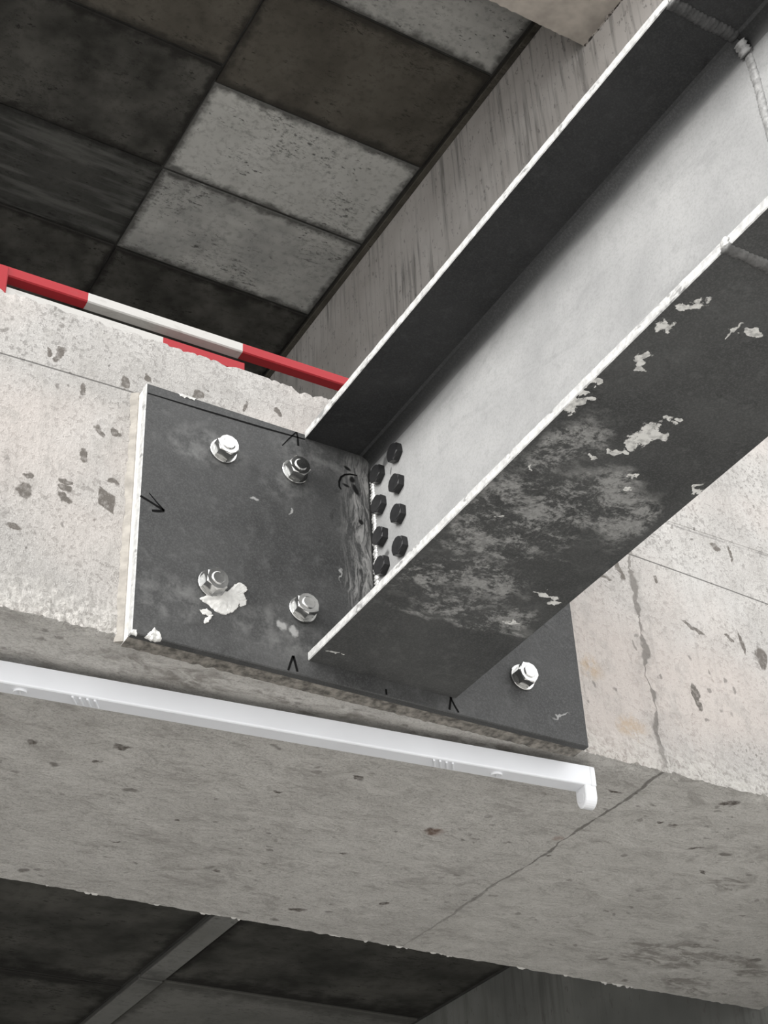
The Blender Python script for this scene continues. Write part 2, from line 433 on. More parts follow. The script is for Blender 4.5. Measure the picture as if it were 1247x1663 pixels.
fins = mesh_obj('mortar_fins', V, Fs, M_fin, edge); fins['kind'] = 'stuff'; fins['label'] = 'row of thin pale mortar fins'

V, Fs = [], []
NJ = 150
for i in range(NJ + 1):
    y = .02 + .82 * i / NJ; wd = .006 + .010 * max(0, ns(y * 22, 51) + .7 * ns(y * 60, 52) + .15); dp = .002 + .006 * max(0, ns(y * 40, 53) + .3)
    x1 = 1.857 + .002
    V += [(x1 - wd, y, 3.371 + .004), (x1 - wd * .6, y, 3.371 - dp), (x1, y, 3.371 - dp * 1.6), (x1, y, 3.371 + .004)]
for i in range(NJ):
    for q in range(4):
        a, b = i * 4 + q, i * 4 + (q + 1) % 4; Fs.append((a, b, b + 4, a + 4))
Fs += [(0, 1, 2, 3), tuple(NJ * 4 + q for q in range(4))]
k = NT('broken_joint_mortar')
mj = k.out(k.mix(k.ramp(k.noise(70, 4, .7), .44, .54), (.035, .028, .025), (.36, .33, .30)), .95)
gp = mesh_obj('joint_mortar', V, Fs, mj, edge2); gp['label'] = 'ragged dark mortar joint beside the wall'

# storey slabs: a body, with the formwork panels as raised fields between recessed joints
def panel(parent, x0, x1, y0, y1, zb, mat, drop):
    g = .0045
    bm = box_bm(x0 + g, x1 - g, y0 + g, y1 - g, zb - drop, zb + .02, .0025)
    cx, cy = (x0 + x1) / 2, (y0 + y1) / 2
    for v in bm.verts: v.co.x -= cx; v.co.y -= cy; v.co.z -= zb
    return bm_obj('panel', bm, mat, parent, loc=(cx, cy, zb))

ceil2 = box('ceiling', -5, 6, FAR - .002, 8, ZS2, ZS2 + .15, M_slab)
tag(ceil2, 'dark board-formed concrete ceiling of the storey above, marked off in panels', 'ceiling', kind='structure')
rows = [(.845, 1.328), (1.328, 1.846), (1.846, 2.330), (2.330, 2.815), (2.815, 3.30), (3.30, 3.78)]
for (y0, y1), mt, dr in zip(rows, (M_light2, M_brown, M_light, M_light2, M_dark, M_dark), (.004, .008, .003, .005, .009, .006)):
    panel(ceil2, .912, XW - .03, y0, y1, ZS2, mt, dr)
rowsl = [(.845, 1.25), (1.25, 1.763), (1.763, 2.318), (2.318, 2.805), (2.805, 3.29), (3.29, 3.77)]
for (y0, y1), mt, dr in zip(rowsl, (M_dark, M_brown, M_dark, M_streaky, M_dark, M_dark), (.006, .008, .012, .006, .010, .007)):
    panel(ceil2, -.03, .912, y0, y1, ZS2, mt, dr)
    panel(ceil2, -.97, -.03, y0, y1, ZS2, M_dark, dr)

M_floor = plain('dusty_floor_concrete', (.28, .268, .252), .95, nscale=6, amt=.25)
ceil1 = box('ceiling', -5, 6, FAR - .002, 8, ZS1, TOPZ, [M_slab, M_floor], pick=lambda f: 1 if f.normal.z > .5 else 0)
tag(ceil1, 'dark concrete slab underside behind the edge beam with one paler strip', 'ceiling', kind='structure')
M_strip = slab_material('grey_filler_strip', (.21, .21, .197), (.25, .25, .237), (.12, .12, .113))
M_mid = slab_material('mid_grey_formed_concrete', (.19, .19, .176), (.24, .237, .222), (.10, .098, .09))
panel(ceil1, .942, 1.022, .855, 2.225, ZS1, M_strip, .012)
panel(ceil1, .942, 1.022, 2.225, 3.2, ZS1, M_strip, .014)
panel(ceil1, 1.022, XW - .012, .855, 2.238, ZS1, M_dark, .004)
panel(ceil1, 1.022, XW - .012, 2.238, 3.2, ZS1, M_mid, .006)
panel(ceil1, .0, .942, .90, 2.33, ZS1, M_dark, .003)
panel(ceil1, .0, .942, 2.33, 3.2, ZS1, M_dark, .006)

w2 = box('wall_right', XW, XW + .25, FY + .02, 8, TOPZ, ZS2 + .02, M_wall)
tag(w2, 'grey concrete wall with vertical dark streaks, rising behind the steel beam', 'wall', kind='structure')
w1 = box('wall_right', XW, XW + .25, FY + .05, 8, -2.75, ZS1 + .01, wall_material('dark_streaked_wall_concrete', (.17, .175, .165), (.27, .275, .26)))
tag(w1, 'streaked concrete wall below the slab at the lower right corner', 'wall', kind='structure')
t1 = box('trim_1', XW - .026, XW + .002, FAR, 7.9, ZS2 - .020, ZS2 + .01, M_brown, bev=.003)
tag(t1, 'narrow raised concrete lip between panelled ceiling and streaked wall', 'trim', kind='structure')
for nm, a, lb in (('wall_back', (-5, 6, 7.9, 8.15, -2.75, 3.9), 'unseen rear wall, added to darken the inside of the building'),
                  ('wall_left', (-5.2, -5, .85, 8, -2.75, 3.9), 'unseen end wall far to the left, added to keep sun out of the interior')):
    tag(box(nm, *a, M_wall), lb, 'wall', kind='structure')  # out-of-view walls added to enclose and darken the interior
fl = box('floor', -14, 14, -14, 10, -2.95, -2.75, plain('dusty_ground', (.45, .44, .425), .95, nscale=2, amt=.2))
tag(fl, 'dusty grey ground below the building', 'ground', kind='structure')

# ------------------------------------------------------------------ steel
def steel_material(name, smear=None, crust=None, grind=False, base=(.030, .031, .032), hi=(.062, .063, .064), light=(.37, .37, .36)):
    k = NT(name)
    n1 = k.noise(7, 6, .65); n2 = k.noise(55, 4, .65); n3 = k.noise(260, 2, .5)
    col = k.mix(k.ramp(n1, .33, .68), base, hi)
    col = k.mix(k.ramp(n2, .56, .76, 0, .4), col, tuple(v * 1.9 for v in hi))
    col = k.mix(k.ramp(k.noise(16, 5, .7, dist=1.5), .64, .74, 0, .55), col, tuple(v * .5 for v in base))
    col = k.mix(k.ramp(k.noise(420, 3, .7), .46, .66, 0, .45), col, tuple(v * 1.7 for v in hi))
    bump = k.math('MULTIPLY_ADD', n2, .5, k.mul(n3, .3))
    rough = k.ramp(n1, .3, .7, .50, .66)
    if smear:
        a = k.ramp(k.spots(k.warp(.11, 12, 5), smear), .04, .45)
        tex = k.math('ADD', k.ramp(k.noise(20, 8, .82, sc=(.8, 1.1, 1), dist=.3), .46, .58), k.ramp(k.noise(170, 5, .75), .46, .66, -.25, .35))
        tex = k.math('MAXIMUM', tex, 0.0)
        a = k.math('MINIMUM', k.mul(a, tex), 1.0)
        col = k.mix(k.mul(a, .78), col, light); rough = k.math('ADD', rough, k.mul(a, .3))
    if crust:
        a = k.ramp(k.math('ADD', k.spots(k.warp(.045, 60, 5), crust), k.mul(k.math('SUBTRACT', k.noise(130, 4, .75), .5), .9)), .34, .44)
        col = k.mix(k.mul(a, k.ramp(k.noise(140, 3), .3, .55, .45, 1)), col, (.72, .715, .69))
        rough = k.math('ADD', rough, k.mul(a, .3))
    if grind:
        x, y, z = k.sep()
        a = k.mul(k.ramp(k.math('ADD', x, k.mul(k.noise(12, 3), .05)), .352, .385), k.ramp(x, .3835, .3805), k.ramp(z, .10, .17), k.ramp(z, .432, .415))
        mp = k.n('ShaderNodeMapping'); k.put(mp.inputs[0], k.warp(.03, 14, 4)); mp.inputs[2].default_value = (0, math.radians(-28), 0); mp.inputs[3].default_value = (2.2, 1, .30)
        wv = k.noise(46, 6, .75, co=mp.outputs[0], dist=.8)
        a = k.mul(a, k.ramp(wv, .44, .58))
        col = k.mix(k.mul(a, .85), col, (.30, .298, .29))
        # rubbed paler haze and handling marks
        hz = k.mul(k.ramp(k.spots(k.warp(.05, 14, 4), [((.10, -.025, .35), (.10, .05, .05)), ((.235, -.025, .33), (.06, .05, .05)), ((.22, -.025, .06), (.11, .05, .06)), ((.05, -.025, .07), (.08, .05, .05)), ((.30, -.025, .40), (.12, .05, .04))]), .1, .6), k.ramp(k.noise(40, 5, .7), .42, .66))
        col = k.mix(k.mul(hz, .38), col, (.24, .24, .235))
        col = k.mix(k.mul(k.ramp(x, .3795, .3815), k.ramp(x, .392, .390), k.ramp(z, .415, .40), k.ramp(z, .15, .17)), col, (.008, .008, .008))
        # pits burnt into the scraped strip
        pt = k.ramp(k.spots(k.warp(.006, 60), [((.352, -.025, .378), (.0075, .03, .009)), ((.357, -.025, .361), (.006, .03, .016), (0, -25, 0)), ((.344, -.025, .398), (.010, .03, .004), (0, 18, 0)), ((.340, -.025, .363), (.010, .03, .004), (0, 12, 0)), ((.365, -.025, .300), (.006, .03, .007), (0, -30, 0))]), .1, .5)
        col = k.mix(pt, col, (.006, .006, .006))
        # scratches and two small chips of mortar
        ck = k.ramp(k.spots(k.warp(.022, 80, 5), [((.243, -.025, .282), (.003, .03, .010), (0, 25, 0)), ((.182, -.025, .283), (.010, .03, .005)), ((.325, -.025, .190), (.002, .03, .020)), ((.71, -.025, .045), (.024, .03, .0025), (0, -28, 0)), ((.225, -.025, .075), (.012, .03, .012)), ((.245, -.025, .070), (.010, .03, .010))]), .15, .5)
        col = k.mix(k.mul(ck, .6), col, (.42, .42, .41))
    return k.out(col, rough, bump, .30, .0015, .0, .28)

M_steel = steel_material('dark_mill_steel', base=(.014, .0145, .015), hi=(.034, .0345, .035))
U = .027
M_low = steel_material('dark_steel_with_cement_smears', base=(.038, .039, .039), hi=(.075, .076, .075),
    smear=[((.355, -.46, U), (.115, .12, .05)), ((.40, -.52, U), (.10, .09, .05)), ((.36, -.31, U), (.12, .07, .05)), ((.40, -.235, U), (.13, .035, .05)),
           ((.30, -.42, U), (.04, .08, .05)), ((.30, -.28, U), (.07, .06, .05)), ((.47, -.26, U), (.05, .05, .05)), ((.30, -.60, U), (.05, .07, .05)), ((.47, -.50, U), (.05, .06, .05)), ((.41, -.205, U), (.15, .014, .03), (0, 0, -4)), ((.36, -.375, U), (.13, .010, .03), (0, 0, -4))],
    crust=[((.383, -.658, U), (.024, .030, .03)), ((.378, -.635, U), (.020, .018, .03)), ((.396, -.660, U), (.020, .015, .03)), ((.392, -.690, U), (.012, .012, .03)), ((.374, -.615, U), (.018, .009, .03)), ((.404, -.700, U), (.009, .006, .03)),
           ((.286, -.817, U), (.016, .020, .03), (0, 0, 40)), ((.293, -.764, U), (.013, .020, .03)), ((.300, -.752, U), (.013, .012, .03)),
           ((.291, -.857, U), (.010, .022, .03), (0, 0, 50)), ((.359, -.843, U), (.006, .022, .03), (0, 0, -10)), ((.377, -.853, U), (.013, .010, .03)),
           ((.275, -.662, U), (.012, .022, .03)), ((.270, -.70, U), (.007, .03, .03)), ((.282, -.675, U), (.010, .010, .03)), ((.297, -.541, U), (.006, .008, .03)), ((.478, -.317, U), (.030, .008, .03), (0, 0, 12)), ((.500, -.307, U), (.016, .006, .03)),
           ((.471, -.240, U), (.022, .006, .03)), ((.418, -.585, U), (.014, .008, .03)), ((.430, -.560, U), (.012, .008, .03)), ((.351, -.598, U), (.010, .006, .03)),
           ((.507, -.60, U), (.008, .015, .03)), ((.288, -.060, U), (.014, .006, .03)), ((.303, -.062, U), (.008, .005, .03)), ((.32, -.44, U), (.006, .006, .03))])
M_plate = steel_material('dark_plate_steel', grind=True, base=(.030, .0305, .0305), hi=(.060, .0605, .060))

def web_material():
    k = NT('side_lit_mill_steel')
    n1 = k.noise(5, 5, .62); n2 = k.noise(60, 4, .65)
    col = k.mix(k.ramp(n1, .35, .68), (.195, .197, .196), (.26, .261, .258))  # paler than the flange steel: side light put into the base grey
    col = k.mix(k.ramp(n2, .52, .75, 0, .3), col, (.14, .14, .14))
    sm = k.ramp(k.noise(9, 5, .7, sc=(1, .4, 1), dist=1.4), .58, .72, 0, .4)
    col = k.mix(sm, col, (.15, .152, .152))
    sm2 = k.ramp(k.spots(k.warp(.05, 12, 4), [((.386, -.78, .16), (.05, .12, .06), (25, 0, 0)), ((.386, -.60, .13), (.05, .09, .05))]), .1, .6)
    col = k.mix(k.mul(sm2, k.ramp(k.noise(30, 4, .7), .35, .6), .45), col, (.115, .117, .117))
    sc = k.ramp(k.spots(k.warp(.012, 60, 3), [((.386, -.072, .395), (.03, .014, .012)), ((.386, -.085, .366), (.03, .004, .010)), ((.386, -.060, .225), (.03, .012, .010))]), .1, .5)
    col = k.mix(k.mul(sc, .8), col, (.03, .03, .03))
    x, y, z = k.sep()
    shade_z = k.math('ADD', z, k.mul(k.math('SUBTRACT', k.noise(14, 5, .7, sc=(1, .35, 1)), .5), .022))
    col = k.mix(k.ramp(shade_z, .398, .427, smooth=True), col, (.046, .047, .048))  # shade under the top flange, painted into the web colour
    grain = k.ramp(k.noise(330, 3, .7), .45, .68, 0, .35)
    col = k.mix(grain, col, (.12, .12, .12))
    return k.out(col, .62, n2, .2, .001, .0, .3)
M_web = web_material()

def edge_material():
    k = NT('side_lit_steel_edge')
    col = k.mix(k.ramp(k.noise(90, 4, .7), .38, .62), (.29, .29, .286), (.41, .41, .40))  # left-facing edges coloured paler than the steel to carry the side light
    fl = k.ramp(k.noise(40, 5, .75, sc=(1, .5, 1)), .60, .66)
    col = k.mix(k.mul(fl, .7), col, (.10, .10, .098))
    return k.out(col, .6, k.noise(90, 4), .3, .002, .0, .3)
M_edge = edge_material()
M_ink = plain('black_marker_ink', (.006, .006, .006), .8, spec=.05)
M_zinc = plain('zinc_plated_steel', (.58, .58, .57), .20, 1.0, nscale=60, amt=.12, bump=.04)
M_blk = plain('blackened_bolt_steel', (.018, .018, .019), .28, .2, nscale=120, amt=.3)
M_weld = plain('bright_weld_metal', (.50, .50, .49), .45, .55, nscale=160, amt=.35, bump=.5)
M_weld2 = plain('grey_weld_metal', (.19, .19, .187), .55, .1, nscale=120, amt=.3, bump=.5)
M_weld3 = plain('dull_weld_metal', (.11, .11, .108), .5, .1, nscale=120, amt=.3, bump=.5)
M_weldd = plain('dark_weld_metal', (.055, .055, .055), .55, .1, nscale=120, amt=.3, bump=.5)
M_plaster = plain('white_plaster', (.56, .555, .535), .9, nscale=90, amt=.12, bump=.6)
M_grout = plain('beige_grout', (.29, .272, .245), .95, nscale=45, amt=.18, bump=.7)

M_under = plain('dark_grout', (.17, .158, .14), .95, nscale=70, amt=.55, bump=.7)  # darker brown grout for the downward faces
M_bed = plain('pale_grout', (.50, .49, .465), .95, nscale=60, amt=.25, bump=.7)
beam = empty('steel_girder', (.39, -.025, .0))
tag(beam, 'dark steel I-section girder bolted by its end plate to the pale concrete', 'girder')

XL, XR, ZB, ZT, TF = .268, .517, .027, .446, .014
XWL, XWR, RF = .386, .400, .020
Y0, YS, Y1 = -.0245, -.940, -3.6

def flange(zb, zt, ya, yb, mats, seed):
    n = max(2, int(abs(yb - ya) / .006)); V, Fs, fm = [], [], []
    for i in range(n + 1):
        y = ya + (yb - ya) * i / n
        j = .0007 * ns(y * 90, seed) + .0010 * max(0, ns(y * 28, seed + 5)); j2 = .0009 * ns(y * 120, seed + 9)
        sec = [(XL + .0012, zb), (XL + j, zb + .0012 + max(0, j2) * 2.0), (XL + j, zt - .0012), (XL + .0012, zt), (XR - .0012, zt), (XR, zt - .0012), (XR, zb + .0012), (XR - .0012, zb)]
        V += [(x, y, z) for x, z in sec]
    for i in range(n):
        for q in range(8):
            a, b = i * 8 + q, i * 8 + (q + 1) % 8
            Fs.append((a, b, b + 8, a + 8)); fm.append(1 if q in (0, 1, 2) else 0)
    Fs += [tuple(range(8)), tuple(n * 8 + q for q in range(8))]; fm += [0, 0]
    return mesh_obj('flange', V, Fs, mats, beam, fm=fm)
def web(ya, yb):
    prof = []
    zt, zb = ZT - TF, ZB + TF
    for i in range(7):
        a = math.pi / 2 * i / 6; prof.append((XWL - RF + RF * math.sin(a), zt - RF + RF * math.cos(a)))
    for i in range(7):
        a = math.pi / 2 * i / 6; prof.append((XWL - RF + RF * math.cos(a), zb + RF - RF * math.sin(a)))
    prof += [(XWL + XWR - x, z) for x, z in reversed(prof)]
    n = len(prof); V = [(x, ya, z) for x, z in prof] + [(x, yb, z) for x, z in prof]
    Fs = [(i, (i + 1) % n, n + (i + 1) % n, n + i) for i in range(n)] + [tuple(range(n)), tuple(range(n, 2 * n))]
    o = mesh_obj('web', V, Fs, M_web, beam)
    for p in o.data.polygons: p.use_smooth = len(p.vertices) == 4 and abs(p.normal.z) > .004 and abs(p.normal.z) < .99
    return o
for ya, yb in ((Y0, YS), (YS - .001, Y1)):
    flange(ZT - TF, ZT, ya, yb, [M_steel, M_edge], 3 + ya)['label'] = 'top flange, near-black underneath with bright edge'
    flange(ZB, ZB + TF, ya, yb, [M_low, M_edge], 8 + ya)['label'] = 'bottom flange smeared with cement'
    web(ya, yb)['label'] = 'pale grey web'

# end plate
plate = bm_obj('end_plate', box_bm(0, .757, -.025, -.011, 0, .440, .0015), [M_plate, M_edge], beam, pick=lambda f: 1 if f.normal.x < -.5 else 0)
plate['label'] = 'dark rectangular steel plate'

def ribbon(name, pts, wd, mat, parent, plane_y=-.0254, th=.0006):
    """flat stroke in the plane of the plate through (x, z) points"""
    V, Fs = [], []
    n = len(pts)
    for i, (x, z) in enumerate(pts):
        a = pts[max(0, i - 1)]; b = pts[min(n - 1, i + 1)]
        d = Vector((b[0] - a[0], b[1] - a[1])).normalized(); ww = wd[i] if isinstance(wd, (list, tuple)) else wd
        px, pz = -d.y * ww / 2, d.x * ww / 2
        for yy in (plane_y, plane_y + th):
            V += [(x + px, yy, z + pz), (x - px, yy, z - pz)]
    for i in range(n - 1):
        a = i * 4; b = a + 4
        Fs += [(a, a + 1, b + 1, b), (a + 2, b + 2, b + 3, a + 3), (a, b, b + 2, a + 2), (a + 1, a + 3, b + 3, b + 1)]
    Fs += [(0, 2, 3, 1), ((n - 1) * 4, (n - 1) * 4 + 1, (n - 1) * 4 + 3, (n - 1) * 4 + 2)]
    return mesh_obj(name, V, Fs, mat, parent)
ribbon('ink_line', [(.003, .4205), (.10, .4225), (.20, .4255), (.268, .4290)], [.0016, .0030, .0032, .0022], M_ink, plate)
ribbon('ink_mark', [(.228, .402), (.240, .420), (.2525, .4375)], [.0014, .0022, .0026], M_ink, plate)
ribbon('ink_mark', [(.2535, .4385), (.2555, .427), (.2560, .412)], [.0028, .0030, .0036], M_ink, plate)
ribbon('ink_mark', [(.001, .2285), (.018, .2225), (.0385, .2145)], [.0036, .0032, .0036], M_ink, plate)
ribbon('ink_mark', [(.014, .238), (.028, .224), (.0385, .2145)], [.0012, .0020, .0030], M_ink, plate)
ribbon('ink_mark', [(.0385, .2145), (.030, .211), (.020, .2085)], [.0040, .0044, .0036], M_ink, plate)
ribbon('ink_mark', [(.236, .0025), (.240, .016), (.244, .0275)], [.0030, .0034, .0040], M_ink, plate)
ribbon('ink_mark', [(.244, .0285), (.2475, .016), (.2505, .004)], [.0042, .0036, .0034], M_ink, plate)
ribbon('ink_mark', [(.5075, .0265), (.505, .015), (.503, .0045)], [.0034, .0034, .0034], M_ink, plate)
ribbon('ink_mark', [(.506, .0265), (.513, .013), (.519, .0035)], [.0026, .0030, .0030], M_ink, plate)
ribbon('ink_mark', [(.361, .3895), (.348, .388), (.338, .3835), (.331, .376), (.3275, .366), (.3275, .357), (.3305, .352)], [.0022, .0026, .0030, .0034, .0034, .0030, .0022], M_ink, plate)
ribbon('ink_mark', [(.395, .012), (.3955, .003)], [.003, .003], M_ink, plate)

# plaster thrown against the plate below an anchor, and lumps on its lower corner
def splat(name, outline, thick, parent, y=-.025):
    n = len(outline); cx = sum(p[0] for p in outline) / n; cz = sum(p[1] for p in outline) / n
    V, Fs = [], []
    rings = ((1.0, 0.0), (.97, .55), (.82, .8), (.55, 1.0), (.25, .9))
    pts = []
    for i in range(n):
        a, b = outline[i], outline[(i + 1) % n]
        for q in range(5):
            t = q / 5; x = a[0] + (b[0] - a[0]) * t; z = a[1] + (b[1] - a[1]) * t
            pts.append((x + .0022 * ns(x * 300, 4, z * 300), z + .0022 * ns(x * 300, 9, z * 300)))
    m_ = len(pts)
    for s, h in rings:
        for x, z in pts:
            xx, zz = cx + (x - cx) * s, cz + (z - cz) * s
            V.append((xx, y - .0002 - h * thick * (1 + .6 * ns(xx * 160, 2, zz * 160)), zz))
    V.append((cx, y - thick, cz))
    for r in range(len(rings) - 1):
        for i in range(m_):
            a, b = r * m_ + i, r * m_ + (i + 1) % m_
            Fs.append((a, b, b + m_, a + m_))
    t = (len(rings) - 1) * m_
    for i in range(m_): Fs.append((t + i, t + (i + 1) % m_, len(V) - 1))
    V_b = len(V)
    Fs.append(tuple(range(m_)))
    return mesh_obj(name, V, Fs, M_plaster, parent)
sp = splat('plaster_splash', [(.097, .082), (.110, .092), (.124, .098), (.140, .106), (.150, .120), (.158, .127), (.167, .126), (.171, .118), (.166, .110), (.169, .100), (.160, .095), (.156, .083), (.148, .073), (.136, .066), (.124, .067), (.114, .073), (.105, .078)], .0022, plate)
sp['label'] = 'splash of dried white plaster'
for oc in ([(.098, .064), (.108, .068), (.118, .064), (.112, .058), (.102, .057)], [(.106, .043), (.112, .048), (.119, .062), (.113, .060), (.104, .047)], [(.158, .096), (.171, .102), (.168, .090), (.160, .086)]):
    splat('plaster_spot', oc, .0012, plate)
splat('plaster_lump', [(.019, -.004), (.025, .006), (.032, .014), (.039, .010), (.044, -.002), (.034, -.006)], .006, plate)
splat('plaster_lump', [(-.002, -.003), (.002, .006), (.008, .004), (.007, -.004)], .003, plate)

splat('plaster_spot', [(.052, .4385), (.060, .4395), (.082, .4395), (.078, .435), (.066, .4365), (.058, .434)], .001, plate)
# grout squeezed out behind the plate
V, Fs = [], []
NG = 120
for i in range(NG + 1):
    z = .002 + .440 * i / NG
    o1 = .0055 + .003 * ns(z * 20, 31) + .0025 * ns(z * 90, 32); o2 = .0045 + .002 * ns(z * 60, 35)
    V += [(-o1 - .004, FY + .002, z), (-o1 - .0035, FY - .0008, z), (-o2 * .3 + .001, FY - .0065, z), (.012, FY - .0065, z), (.012, FY + .002, z)]
for i in range(NG):
    for q in range(5):
        a, b = i * 5 + q, i * 5 + (q + 1) % 5; Fs.append((a, b, b + 5, a + 5))
Fs += [(0, 1, 2, 3, 4), tuple(NG * 5 + q for q in range(5))]
g = mesh_obj('grout_bead', V, Fs, M_grout, beam); g['label'] = 'rough beige grout bead'
V, Fs = [], []
NB = 190
for i in range(NB + 1):
    x = .0008 + .754 * i / NB; e = .0012 + .0022 * max(0, ns(x * 40, 41) + .4 * ns(x * 130, 42))
    zt_ = .437 - .003 * max(0, ns(x * 50, 43))
    V += [(x, -.0112, e), (x, -.002, e * .6 + .0012 * ns(x * 160, 44)), (x, FY + .004, e * .3 + .0025 * ns(x * 90, 45)), (x, FY + .004, zt_), (x, -.0112, zt_)]
for i in range(NB):
    for q in range(5):
        a, b = i * 5 + q, i * 5 + (q + 1) % 5; Fs.append((a, b, b + 5, a + 5))
Fs += [(0, 1, 2, 3, 4), tuple(NB * 5 + q for q in range(5))]
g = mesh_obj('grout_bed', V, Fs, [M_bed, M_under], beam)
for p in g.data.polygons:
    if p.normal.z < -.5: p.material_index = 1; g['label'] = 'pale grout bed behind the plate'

# anchor bolts: threaded stud, washer, nut (axis along -y, made at the origin)
def lathe_y(prof, seg=28):
    V, Fs = [], []
    for r, y in prof:
        for i in range(seg):
            a = 2 * math.pi * i / seg; V.append((r * math.cos(a), y, r * math.sin(a)))
    for j in range(len(prof) - 1):
        for i in range(seg):
            a, b = j * seg + i, j * seg + (i + 1) % seg; Fs.append((a, b, b + seg, a + seg))
    Fs += [tuple(range(seg)), tuple((len(prof) - 1) * seg + i for i in range(seg))]
    return V, Fs
def hexa_y(r, y0, y1, ch):
    V, Fs = [], []
    for rr, y in ((r * .93, y0), (r, y0 - ch * .6), (r, y1 + ch), (r * .88, y1)):
        for i in range(12):
            a = 2 * math.pi * i / 12
            q = rr if i % 2 == 0 else rr * math.cos(math.pi / 6)
            if rr < r and i % 2: q = min(r * math.cos(math.pi / 6), rr * .985)
            V.append((q * math.cos(a), y, q * math.sin(a)))
    for j in range(3):
        for i in range(12):
            a, b = j * 12 + i, j * 12 + (i + 1) % 12; Fs.append((a, b, b + 12, a + 12))
    Fs += [tuple(range(12)), tuple(36 + i for i in range(12))]
    return V, Fs
def mk(name, vf, mat, smooth=False):
    me = bpy.data.meshes.new(name); me.from_pydata(vf[0], [], vf[1]); me.update(); me.materials.append(mat)
    bm = bmesh.new(); bm.from_mesh(me); bmesh.ops.recalc_face_normals(bm, faces=bm.faces); bm.to_mesh(me); bm.free()
    return me
stud_prof = [(.0104, .004), (.0104, -.018)]
y = -.018
while y > -.0215: stud_prof += [(.0104, y), (.0096, y - .0009), (.0104, y - .0018)]; y -= .0019
stud_prof += [(.0094, y - .0010), (.0086, y - .0014)]
ME_stud = mk('stud', lathe_y(stud_prof), M_zinc)
ME_wash = mk('washer', lathe_y([(.0215, .0), (.0220, -.0006), (.0220, -.0028), (.0213, -.0036), (.0110, -.0036)]), M_zinc)
ME_nut = mk('nut', hexa_y(.0187, -.0036, -.0212, .0018), M_zinc)
for (x, z, rot, tilt) in ((.1282, .3542, 18, 0), (.2490, .3573, 8, 0), (.1149, .1107, 32, 3), (.2597, .1088, 30, -2), (.6418, .0938, 3, 0)):
    s = link('anchor_bolt', ME_stud, beam, loc=(x, -.0252, z)); s['label'] = 'zinc-plated anchor bolt end with washer and nut'
    wsh = link('washer', ME_wash, s, loc=WORLD[s.name]); nut = link('nut', ME_nut, s, loc=WORLD[s.name])
    nut.rotation_euler = (0, math.radians(rot), 0)
    s.rotation_euler = (math.radians(tilt), 0, math.radians(tilt))

# black hexagon bolts through the web (axis along -x)
Vh, Fh = hexa_y(.0168, 0, -.0115, .0018)
ME_hex = mk('hex_bolt', ([(v[1], v[0], v[2]) for v in Vh], Fh), M_blk)
for j, (y, zs) in enumerate(((-.0535, (.3795, .3205, .2605, .2065)), (-.1075, (.3845, .3250, .2680, .2085)))):
    for i, z in enumerate(zs):
        o = link('hex_bolt', ME_hex, beam, loc=(XWL, y, z))
        o.rotation_euler = (math.radians(90 + random.uniform(-9, 9)), 0, 0); o['label'] = 'blackened hexagon bolt head'

# welds
def bead(name, p0, p1, r, nrm, mat, rough=.35, step=.002):
    """ridged bead from p0 to p1 standing out along nrm"""
    p0, p1, nrm = Vector(p0), Vector(p1), Vector(nrm).normalized(); d = (p1 - p0); L = d.length; d.normalize(); s = d.cross(nrm)
    n = int(L / step); V, Fs = [], []; K = 9
    for i in range(n + 1):
        t = i / n * L; c = p0 + d * t + s * r * .25 * ns(t * 40, r * 900)
        rr = r * (1 + rough * ns(t * 120, 3.3, r * 700) + rough * .6 * math.sin(t * 2 * math.pi / .006))
        if i in (0, n): rr *= .5
        for q in range(K):
            a = math.pi * q / (K - 1); V.append(c + s * (rr * math.cos(a) * 1.25) + nrm * (rr * math.sin(a) * .75 - .0008))
    for i in range(n):
        for q in range(K):
            a, b = i * K + q, i * K + (q + 1) % K; Fs.append((a, b, b + K, a + K))
    Fs += [tuple(range(K)), tuple(n * K + q for q in range(K))]
    return mesh_obj(name, [tuple(v) for v in V], Fs, mat, beam, smooth=True)
bead('weld_bead', (XWL, -.0300, .165), (XWL, -.0295, .392), .0046, (-1, 0, 0), M_weld, .75)['label'] = 'rough bright weld bead'
bead('weld_bead', (XL + .001, YS, ZT - TF), (XWL - .014, YS, ZT - TF), .0072, (0, 0, -1), M_weldd, .16)
bead('weld_bead', (XWL, YS, ZT - TF - .014), (XWL, YS, ZB + TF + .012), .0054, (-1, 0, 0), M_weld2, .10)
bead('weld_bead', (XL - .002, YS, ZB), (XR, YS, ZB), .0062, (0, 0, -1), M_weld3, .16)
bead('weld_bead', (XL, YS, ZB + .001), (XL, YS, ZB + TF), .0050, (-1, 0, 0), M_weld, .4)
bead('weld_bead', (XWL - .012, YS, ZT - TF - .006), (XWL - .003, YS, ZT - TF - .024), .0080, (-1, 0, -1), M_weld2, .25)

# ------------------------------------------------------------------ batten light fitting on the soffit
M_white = plain('white_enamel', (.71, .725, .755), .38, nscale=8, amt=.02)
M_holder = plain('white_plastic', (.70, .71, .73), .45)
LDROP = .014
lamp = empty('batten_light', (.8020, .0233, SZ - LDROP), (0, 0, math.atan2(-.0943, .9461)))
tag(lamp, 'long white batten light fitting without a tube, fixed under the concrete beam', 'light fitting')
LL, LW, LH = 1.0735, .0306, .0327
V, Fs = [], []
sec = [(0, 0), (0, -LH + .003), (.0008, -LH + .0010), (.0028, -LH), (LW - .0028, -LH), (LW - .0008, -LH + .0010), (LW, -LH + .003), (LW, 0)]
xsx = (-LL + .004, -.004)
for x in xsx: V += [(x, y, z) for y, z in sec]
Fs = [(i, (i + 1) % 8, 8 + (i + 1) % 8, 8 + i) for i in range(8)] + [tuple(range(8)), tuple(range(8, 16))]
mesh_obj('housing', V, Fs, M_white, lamp)
